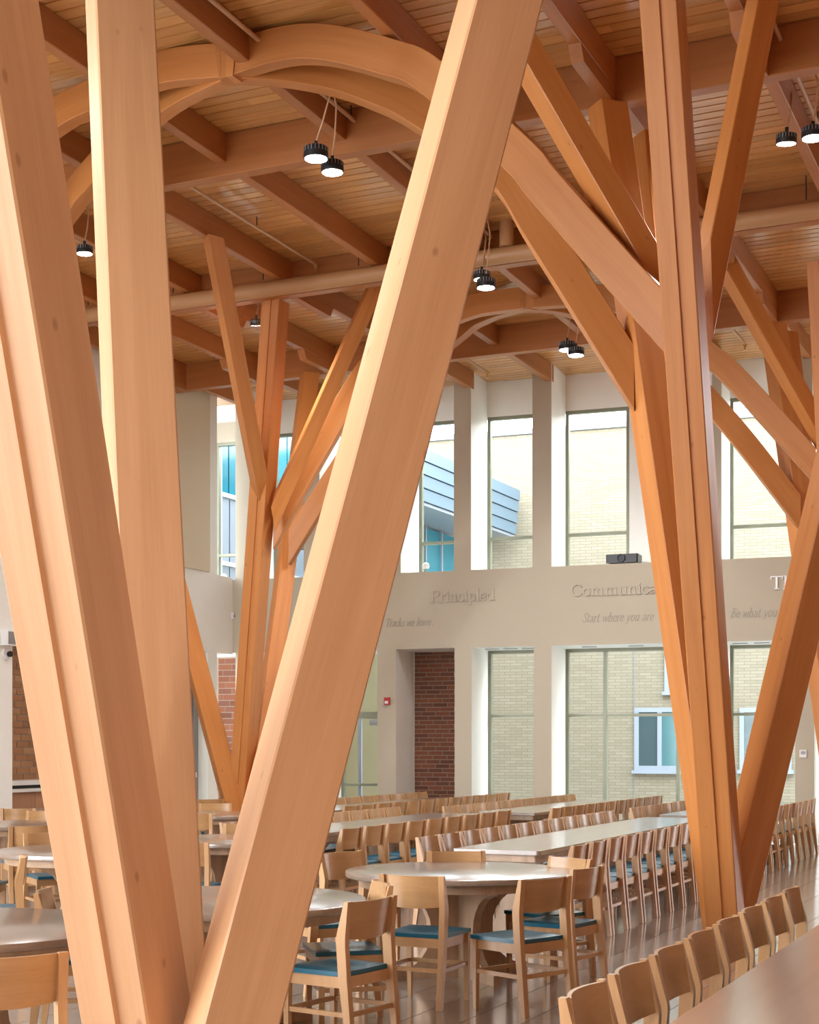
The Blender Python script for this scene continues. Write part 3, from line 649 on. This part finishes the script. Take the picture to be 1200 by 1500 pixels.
lamp(487, 253, 14.9, .21, 'right lower lamp of the pair hanging by the biggest cross beam', cord=(0, -.3))
lamp(712, 422, 18.2, .215, 'lower front lamp of the pair right of the biggest post')
lamp(706, 410, 18.6, .2, 'upper lamp of the pair half hidden behind the biggest post')
lamp(831, 513, 21.4, .225, 'left lamp of the pair under the farthest beam')
lamp(844, 521, 21.2, .215, 'right lower lamp of the pair under the farthest beam')
lamp(124, 372, 17.8, .18, 'single lamp seen between the two leftmost posts', tilt=0)
lamp(376, 477, 20.9, .165, 'single tilted lamp beside the distant grooved post', tilt=18)
lamp(1152, 211, 14.6, .185, 'left lamp of the pair at the upper right edge', tilt=8)
lamp(1191, 203, 14.3, .2, 'right lamp cut by the upper right edge of view')
for s, t, lb, pw in ((-5.6, 1.6, 'behind the camera at the left', 420), (-3.2, -1.2, 'behind the camera', 520), (-8.0, 4.6, 'left of the camera', 180), (-1.2, .6, 'above the camera', 450), (-10.5, 8.5, 'far left of the foreground posts', 260)):  # unseen lamps, added to brighten the foreground posts
    lamp(0, 0, 0, .225, 'added unseen lamp hanging ' + lb, P=ST(s, t, 7.3), power=pw)
# ------------------------------------------------------------------ chairs
CH = .83
def chair_parts():
    P = []
    sd = MB()                                            # saddle seat pad
    n = 8; vs = []; fs = []
    for i in range(n+1):
        for j in range(n+1):
            u, v = i/n, j/n; x = (-.205+.41*u)*(1+.06*v); y = -.195+.41*v
            z = .468 - .016*math.exp(-((u-.5)**2)/.05-((v-.35)**2)/.06) - (.008 if (i in (0, n) or j in (0, n)) else 0)
            vs.append((x, y, z))
    m_ = (n+1)**2
    for i in range(n):
        for j in range(n): a = i*(n+1)+j; fs.append((a, a+n+1, a+n+2, a+1))
    edge = [i*(n+1) for i in range(n+1)] + [n*(n+1)+j for j in range(1, n+1)] + [i*(n+1)+n for i in range(n-1, -1, -1)] + [j for j in range(n-1, 0, -1)]
    base = len(vs)
    for e in edge: vs.append((vs[e][0], vs[e][1], .435))
    k = len(edge)
    for i in range(k): fs.append((edge[i], edge[(i+1) % k], base+(i+1) % k, base+i)[::-1])
    fs.append(tuple(base+i for i in range(k))[::-1]); sd.add(vs, fs); P.append(('seat', sd, 'teal', None, True))
    fr = MB(); fr.box((-.19, -.205, .375), (.19, -.18, .434)); fr.box((-.20, .17, .375), (.20, .195, .434)); fr.box((-.205, -.19, .375), (-.178, .18, .434)); fr.box((.178, -.19, .375), (.205, .18, .434))
    P.append(('seat_frame', fr, 'oak', None, False))
    bk = MB(); vs = []; fs = []; n = 10                      # curved plywood back, leaning with the posts
    def yb(z): return -.192-.032*(z-.63)/.2
    for i in range(n+1):
        u = -1+2*i/n
        for z in (.632, .826):
            c = -.04*(1-u*u); zz = z+(.0 if z > .7 else -.012*(1-u*u))
            vs.append((u*.19, yb(z)+c+.018, zz)); vs.append((u*.19, yb(z)+c+.003, zz))
    for i in range(n):
        a = i*4; b_ = a+4
        fs += [(a, a+2, b_+2, b_), (a+3, a+1, b_+1, b_+3), (a+2, a+3, b_+3, b_+2), (a+1, a, b_, b_+1)]
    fs += [(0, 1, 3, 2), (n*4, n*4+2, n*4+3, n*4+1)]
    bk.add(vs, fs); P.append(('backrest', bk, 'ply', None, True))
    prof = [(-.272, 0), (-.242, 0), (-.178, .42), (-.162, .62), (-.164, .645), (-.214, .83), (-.24, .83), (-.222, .64), (-.222, .60), (-.234, .42)]
    for sx in (-1, 1):
        b = MB(); vs = []
        for x in (.188, .226):
            for y, z in prof: vs.append((sx*x, y, z))
        m_ = len(prof); side0 = tuple(range(m_)); side1 = tuple(range(m_, 2*m_))
        f = [side0[::-1] if sx > 0 else side0, side1 if sx > 0 else side1[::-1]]
        for i in range(m_):
            q = (i, (i+1) % m_, m_+(i+1) % m_, m_+i); f.append(q if sx > 0 else q[::-1])
        b.add(vs, f); P.append(('rear_leg', b, 'oak', None, False))
    for sx in (-1, 1):
        b = MB(); x = sx*.203; a, c = .019, .013
        vs = [(x-c, .178-c, 0), (x+c, .178-c, 0), (x+c, .178+c, 0), (x-c, .178+c, 0), (x-a, .178-a, .434), (x+a, .178-a, .434), (x+a, .178+a, .434), (x-a, .178+a, .434)]
        b.add(vs, [(0, 3, 2, 1), (4, 5, 6, 7), (0, 1, 5, 4), (1, 2, 6, 5), (2, 3, 7, 6), (3, 0, 4, 7)]); P.append(('front_leg', b, 'oak', None, False))
    for sx in (-1, 1):
        b = MB(); b.box((sx*.203-.009, -.205, .225), (sx*.203+.009, .165, .25)); P.append(('stretcher', b, 'oak', None, False))
    b = MB(); b.box((-.19, -.232, .225), (.19, -.214, .25)); P.append(('stretcher', b, 'oak', None, False))
    b = MB(); b.box((-.19, .168, .225), (.19, .186, .25)); P.append(('stretcher', b, 'oak', None, False))
    return [(nm, mb.mesh('chair_'+nm, M[mt], sm)) for nm, mb, mt, _, sm in P]
CHP = chair_parts()
chairs = []
def chair(x, y, f, label, group):
    f = Vector((f[0], f[1])).normalized(); rz = math.atan2(-f.x, f.y)
    far = y > 17.5
    c = thing('dining_chair', label, 'chair', (x, y, 0), rz, group)
    for nm, me in CHP:
        if far and nm == 'stretcher' and y > 21: continue
        link(nm, me, c)
    chairs.append((x, y, rz)); return c
FS = (-S_.x, -S_.y); FP = (S_.x, S_.y)
def row(s_top, t_first, n, step, face, where, group):
    for k in range(n):
        s = s_top+(-.23 if face < 0 else .23); p = ST(s, t_first+k*step)
        chair(p.x, p.y, FS if face < 0 else FP, '%s wooden chair from the near end, %s' % (ORD[k], where), group)
# tables
def round_corner(x0, y0, x1, y1, r, n=4):
    out = []
    for cx, cy, a0 in ((x1-r, y0+r, -90), (x1-r, y1-r, 0), (x0+r, y1-r, 90), (x0+r, y0+r, 180)):
        for k in range(n+1):
            a = math.radians(a0+90*k/n); out.append((cx+r*math.cos(a), cy+r*math.sin(a)))
    return out
def panel_profile(wt, wb, wm, z0, z1, n=12):
    "half-moon cut panel: wide at top and foot, waisted by a big concave arc"
    right = [(wb, z0), (wb, z0+.07)]; 
    za, zb_ = z0+.07, z1-.03
    for k in range(n+1):
        u = k/n; ang = math.pi*(u-.5); z = (za+zb_)/2+(zb_-za)/2*math.sin(ang); x = (wb if u < .5 else wt)-.03+ (wm-((wb if u < .5 else wt)-.03))*math.cos(ang)**.9 if abs(math.cos(ang)) > 1e-6 else (wb if u < .5 else wt)-.03
        right.append((x, z))
    right += [(wt, z1-.03), (wt, z1)]
    return right+[(-x, z) for x, z in right[::-1]]
def panel(wt, wb, wm, z0, z1, th, mx=None):
    b = MB(); pf = panel_profile(wt, wb, wm, z0, z1); n = len(pf); h = n//2
    vs = [Vector((x, -th/2, z)) for x, z in pf]+[Vector((x, th/2, z)) for x, z in pf]
    if mx: vs = [mx @ v for v in vs]
    fs = []
    for i in range(h-1):                                   # quad strips across the panel, both faces
        a, b2, c, d = i, i+1, n-2-i, n-1-i
        fs.append((d, c, b2, a)[::-1] if False else (a, d, c, b2)); fs.append((n+a, n+b2, n+c, n+d))
    for i in range(n): fs.append((i, (i+1) % n, n+(i+1) % n, n+i))
    return b.add(vs, fs)
TH = .75
def long_table(s0, s1, t0, t1, label, n_ped=3):
    P = ST((s0+s1)/2, (t0+t1)/2); r = thing('long_table', label, 'table', P, ROT_ROOM, 'long dining tables')
    a, b_ = (s1-s0)/2, (t1-t0)/2
    b = MB(); b.ext(round_corner(-a, -b_, a, b_, .03), TH-.035, TH); obj('table_top', b, M['top'], r)
    b = MB(); b.ext(round_corner(-a+.05, -b_+.05, a-.05, b_-.05, .02), TH-.10, TH-.035); obj('apron', b, M['base'], r)
    for k in range(n_ped):
        y = -b_+.55+(2*b_-1.1)*k/(n_ped-1)
        obj('trestle', panel(a-.1, a-.12, a*.38, 0, TH-.10, .06, Matrix.Translation((0, y, 0))), M['base'], r)
    b = MB(); b.box((-.03, -b_+.6, .16), (.03, b_-.6, .24)); obj('floor_rail', b, M['base'], r)
    return r
def round_table(x, y, rad, label, rz=0):
    r = thing('round_table', label, 'table', (x, y, 0), rz, 'round dining tables')
    b = MB(); b.lathe([(rad-.03, TH-.045), (rad-.004, TH-.036), (rad, TH-.02), (rad-.004, TH-.003), (rad-.012, TH)], 64); obj('table_top', b, M['top'], r, None, True)
    b = MB(); b.lathe([(rad-.10, TH-.105), (rad-.09, TH-.045)], 56); obj('apron', b, M['base'], r, None, True)
    obj('pedestal_panel', panel(rad*.72, rad*.66, rad*.3, 0, TH-.105, .06), M['base'], r)
    for sg in (0, 1):                                        # the crossing panel is in two halves
        mx = Matrix.Rotation(math.pi/2, 4, 'Z')
        pf = panel_profile(rad*.72, rad*.66, rad*.3, 0, TH-.105); h = len(pf)//2; half = [(.031, 0)]+pf[:h]+[(.031, TH-.105)]
        bb = MB(); n = len(half)
        vs = [mx @ Vector(((x if sg == 0 else -x), -.03, z)) for x, z in half]+[mx @ Vector(((x if sg == 0 else -x), .03, z)) for x, z in half]
        bb.add(vs, [tuple(range(n)), tuple(range(n, 2*n))[::-1]]+[(i, (i+1) % n, n+(i+1) % n, n+i) for i in range(n)]); obj('pedestal_panel', bb, M['base'], r)
    return r
long_table(-1.24, -.4, 3.3, 9.6, 'long oak table in the bottom right corner of the view')
long_table(-5.02, -4.22, 11.93, 18.1, 'long pale table behind the round table, left of the right post cluster')
long_table(-5.02, -4.22, 18.7, 23.3, 'long table mostly behind the right post cluster, near the windows')
long_table(-7.9, -7.05, 13.3, 18.1, 'long table in the second row, emerging from behind the biggest post')
long_table(-7.45, -6.62, 18.55, 23.4, 'far long table of the second row, ending at the tall window')
long_table(-10.15, -9.35, 17.6, 23.5, 'long table in the back row, in front of the red brick niche')
R1 = round_table(.36, 10.72, .82, 'round table with white sheen in the middle foreground', .46)
round_table(-1.07, 8.75, .82, 'round table half hidden behind the biggest leaning post', .5)
round_table(-2.25, 7.45, .82, 'nearest round table at the bottom left edge', .3)
round_table(-2.72, 12.85, .82, 'brown round table at the left edge, behind the leftmost post', .4)
round_table(-1.62, 14.3, .8, 'round table in the gap between the middle and leaning posts', .4)
round_table(-4.6, 17.0, .8, 'round table at the far left edge behind the brown one', .4)
round_table(-2.35, 19.4, .8, 'far round table in the gap below the door', .4)
round_table(-4.9, 20.6, .7, 'farthest round table at the left, below the serving counter', .4)
round_table(-.95, 25.15, .5, 'small table by the glass door behind the biggest post', .4)
row(-1.56, 4.84, 8, .54, 1, 'the bottom right table', 'chairs along the bottom right table')
row(-3.81, 11.78, 13, .505, -1, 'the near side of the middle long table', 'chairs along the middle long table')
row(-5.40, 12.25, 12, .5, 1, 'the far side of the middle long table', 'chairs along the middle long table')
row(-3.80, 18.9, 9, .505, -1, 'the near side, table behind right posts', 'chairs along the table behind the right posts')
row(-5.40, 18.95, 9, .5, 1, 'the far side, table behind right posts', 'chairs along the table behind the right posts')
row(-6.60, 13.17, 9, .522, -1, 'the near side, second row table', 'chairs along the second row table')
row(-8.30, 13.7, 9, .5, 1, 'the far side, second row table', 'chairs along the second row table')
row(-6.30, 18.5, 11, .498, -1, 'the near side, far second row table', 'chairs along the far second row table')
row(-7.78, 18.4, 11, .505, 1, 'the far side, far second row table', 'chairs along the far second row table')
row(-9.00, 17.95, 12, .522, -1, 'the near side, back row table', 'chairs along the back row table')
row(-10.48, 17.8, 12, .52, 1, 'the far side, back row table', 'chairs along the back row table')
g1 = 'chairs around the round tables'
chair(.11, 9.62, (.43, .9), 'beech chair seen from behind, in front of the round table', g1)
chair(.685, 9.38, (-.66, .75), 'nearest chair at the right of the middle round table, dark teal seat', g1)
chair(1.0, 10.13, (-.825, .565), 'second chair right of the middle round table, behind the nearest one', g1)
chair(.98, 10.72, (-.816, -.578), 'chair back on the far right of the middle round table', g1)
chair(.38, 11.3, (.1, -1), 'chair facing the camera across the middle round table', g1)
chair(-.36, 11.28, (.72, -.69), 'chair at the far left of the middle round table', g1)
chair(-.55, 10.12, (.82, .45), 'chair left of the middle round table, seat edge showing under the tables', g1)
chair(-.39, 8.10, (-.825, .565), 'nearest chair in front of the biggest post, curved back and teal seat', g1)
chair(-.38, 8.84, (-1, -.25), 'chair partly hidden behind the nearest curved back chair', g1)
chair(-1.66, 6.02, (-.5, .86), 'large chair back at the bottom left corner', g1)
chair(-1.84, 8.47, (.99, .08), 'chair left of the half hidden round table, seen nearly edge on', g1)
chair(-3.05, 10.95, (-.97, -.26), 'chair seen edge on beside the leftmost post', g1)
chair(-3.72, 12.9, (1, 0), 'chair at the left edge beside the brown round table', g1)
chair(-3.25, 13.75, (.5, -.85), 'chair behind the brown round table, facing the camera', g1)
chair(-3.9, 15.3, (-.45, .9), 'chair with lit back just above the brown round table', g1)
chair(-1.86, 12.75, (.15, 1), 'chair in the gap between posts, in front of its round table', g1)
chair(-1.72, 15.25, (-.1, -1), 'chair in the gap between posts, behind the nearer round table', g1)
chair(-2.75, 14.6, (.9, -.4), 'chair left of the round table in the gap between posts', g1)
chair(-3.6, 17.4, (-1, -.2), 'chair with bright back right of the far left round table', g1)
chair(-4.5, 18.3, (0, -1), 'chair behind the far left round table, facing the camera', g1)
chair(-2.55, 18.1, (.1, 1), 'dark backed chair in front of the far round table in the gap', g1)
chair(-1.75, 18.35, (-.5, 1), 'chair beside the leaning post in front of the far gap table', g1)
chair(-2.65, 20.6, (.2, -1), 'chair behind the far gap table, facing the camera', g1)
chair(-5.0, 19.4, (0, 1), 'dark backed chair before the farthest left round table', g1)
chair(-4.15, 19.75, (-.6, .8), 'second dark backed chair before the farthest left table, beside the leftmost post', g1)
chair(-4.5, 21.6, (-.2, -1), 'chair behind the farthest left table, below the serving counter', g1)
chair(-3.1, 22.6, (-.6, .8), 'chair standing below the glass door with push bar', g1)
# ------------------------------------------------------------------ outside
eb = thing('brick_building', 'buff brick building with flat parapet outside the windows', 'building', mw @ Vector((0, 9.5, 0)), -WA)
DB = 9.5
def ebx(px): return qpx(px, DB)
def ebz(px, py): return zpx(px, py, DB)
ztop = ebz(840, 631)
QA0, QB0 = -7.0, 16
wins = [(930, 1004, 1037, 1128), (1084, 1160, 1037, 1128), (974, 1040, 905, 1013)]
b = MB(); b.box((QA0, 0, -.2), (QB0, .4, ztop)); obj('brick_wall', b, M['buff'], eb)
b = MB(); b.box((QA0-.05, -.06, ztop), (QB0, .5, ztop+.12)); obj('parapet_cap', b, M['pale'], eb)
b = MB(); x = ebx(929); b.box((x-.01, -.012, 0), (x+.01, 0, ztop)); obj('control_joint', b, M['grey'], eb)
for a, c, y0, y1 in wins:
    xa, xb, z0, z1 = ebx(a), ebx(c), ebz(a, y1), ebz(a, y0)
    f = MB(); e = .1
    f.box((xa, -.05, z0), (xb, 0, z0+e)); f.box((xa, -.05, z1-e), (xb, 0, z1)); 
    for x in (xa, xa+(xb-xa)*.5-e/2, xb-e): f.box((x, -.048, z0+e), (x+e, 0, z1-e))
    w = obj('window', f, M['pale'], eb)
    for k, mt in ((0, 'darkglass'), (1, 'skyglass')):
        p = MB(); p.box((xa+e+k*(xb-xa)*.5-(e/2 if k else 0), -.02, z0+e), (xa+(k+1)*(xb-xa)*.5-(e/2 if k == 0 else e), -.006, z1-e)); obj('pane', p, M[mt], w)
    p = MB(); p.box((xa-.05, -.1, z0-.08), (xb+.05, 0, z0)); obj('sill', p, M['pale'], w)
wg = thing('glazed_wing', 'wing with blue grey metal eave and teal glazing outside the windows', 'building', ST(-12.4, 26.5, 0), ROT_ROOM)
def wbx(name, s0, s1, t0, t1, z0, z1, mat, parent=wg): b = MB(); b.box((s0+12.4, t0-26.5, z0), (s1+12.4, t1-26.5, z1)); return obj(name, b, M[mat], parent)
ET = 33.0
for k in range(4):
    z0 = 6.55+k*.26; wbx('fascia_board', -13.9, -12.25+.03*k, 26.8, ET, z0, z0+.245, 'cladding')
wbx('soffit', -13.9, -12.3, 26.8, ET, 6.48, 6.54, 'pale')
wbx('render_wall', -15, -13.4, 28.5, ET-1, -.2, 4.4, 'yellow')
for k in range(4):
    for z0, z1, mt in ((4.42, 5.3, 'skyglass'), (5.32, 6.46, 'tealglass')):
        wbx('glass_panel', -13.6, -13.42, 28.5+k*.9+.02, 28.5+(k+1)*.9-.03, z0+.03, z1-.03, mt)
    wbx('curtain_mullion', -13.6, -13.36, 28.5+k*.9-.03, 28.5+k*.9+.02, 4.4, 6.47, 'pale')
wbx('curtain_rail', -13.6, -13.36, 28.5, ET-1, 5.28, 5.33, 'pale')
b2 = thing('glazed_facade', 'teal glazed facade seen through the corner window at the left', 'building', ST(-16, 24.0, 0), ROT_ROOM)
def fbx(name, s0, s1, t0, t1, z0, z1, mat): b = MB(); b.box((s0+16, t0-24, z0), (s1+16, t1-24, z1)); return obj(name, b, M[mat], b2)
fbx('render_wall', -17, -15.7, 23.5, 30, -.2, 3.6, 'yellow')
for k in range(8):
    fbx('grey_panel', -16.2, -15.72, 23.5+k*.8, 23.5+(k+1)*.8-.04, 3.62, 6.55, 'pale')
    fbx('teal_panel', -16.2, -15.74, 23.5+k*.8, 23.5+(k+1)*.8-.04, 6.65, 9.0, 'tealglass')
for z0 in (6.56, 5.2): fbx('rail', -16.1, -15.66, 23.5, 30, z0, z0+.08, 'plastic')
fbx('roof_edge', -17, -15.2, 23.5, 30, 9.02, 9.5, 'cladding')
SC.render.film_transparent = False
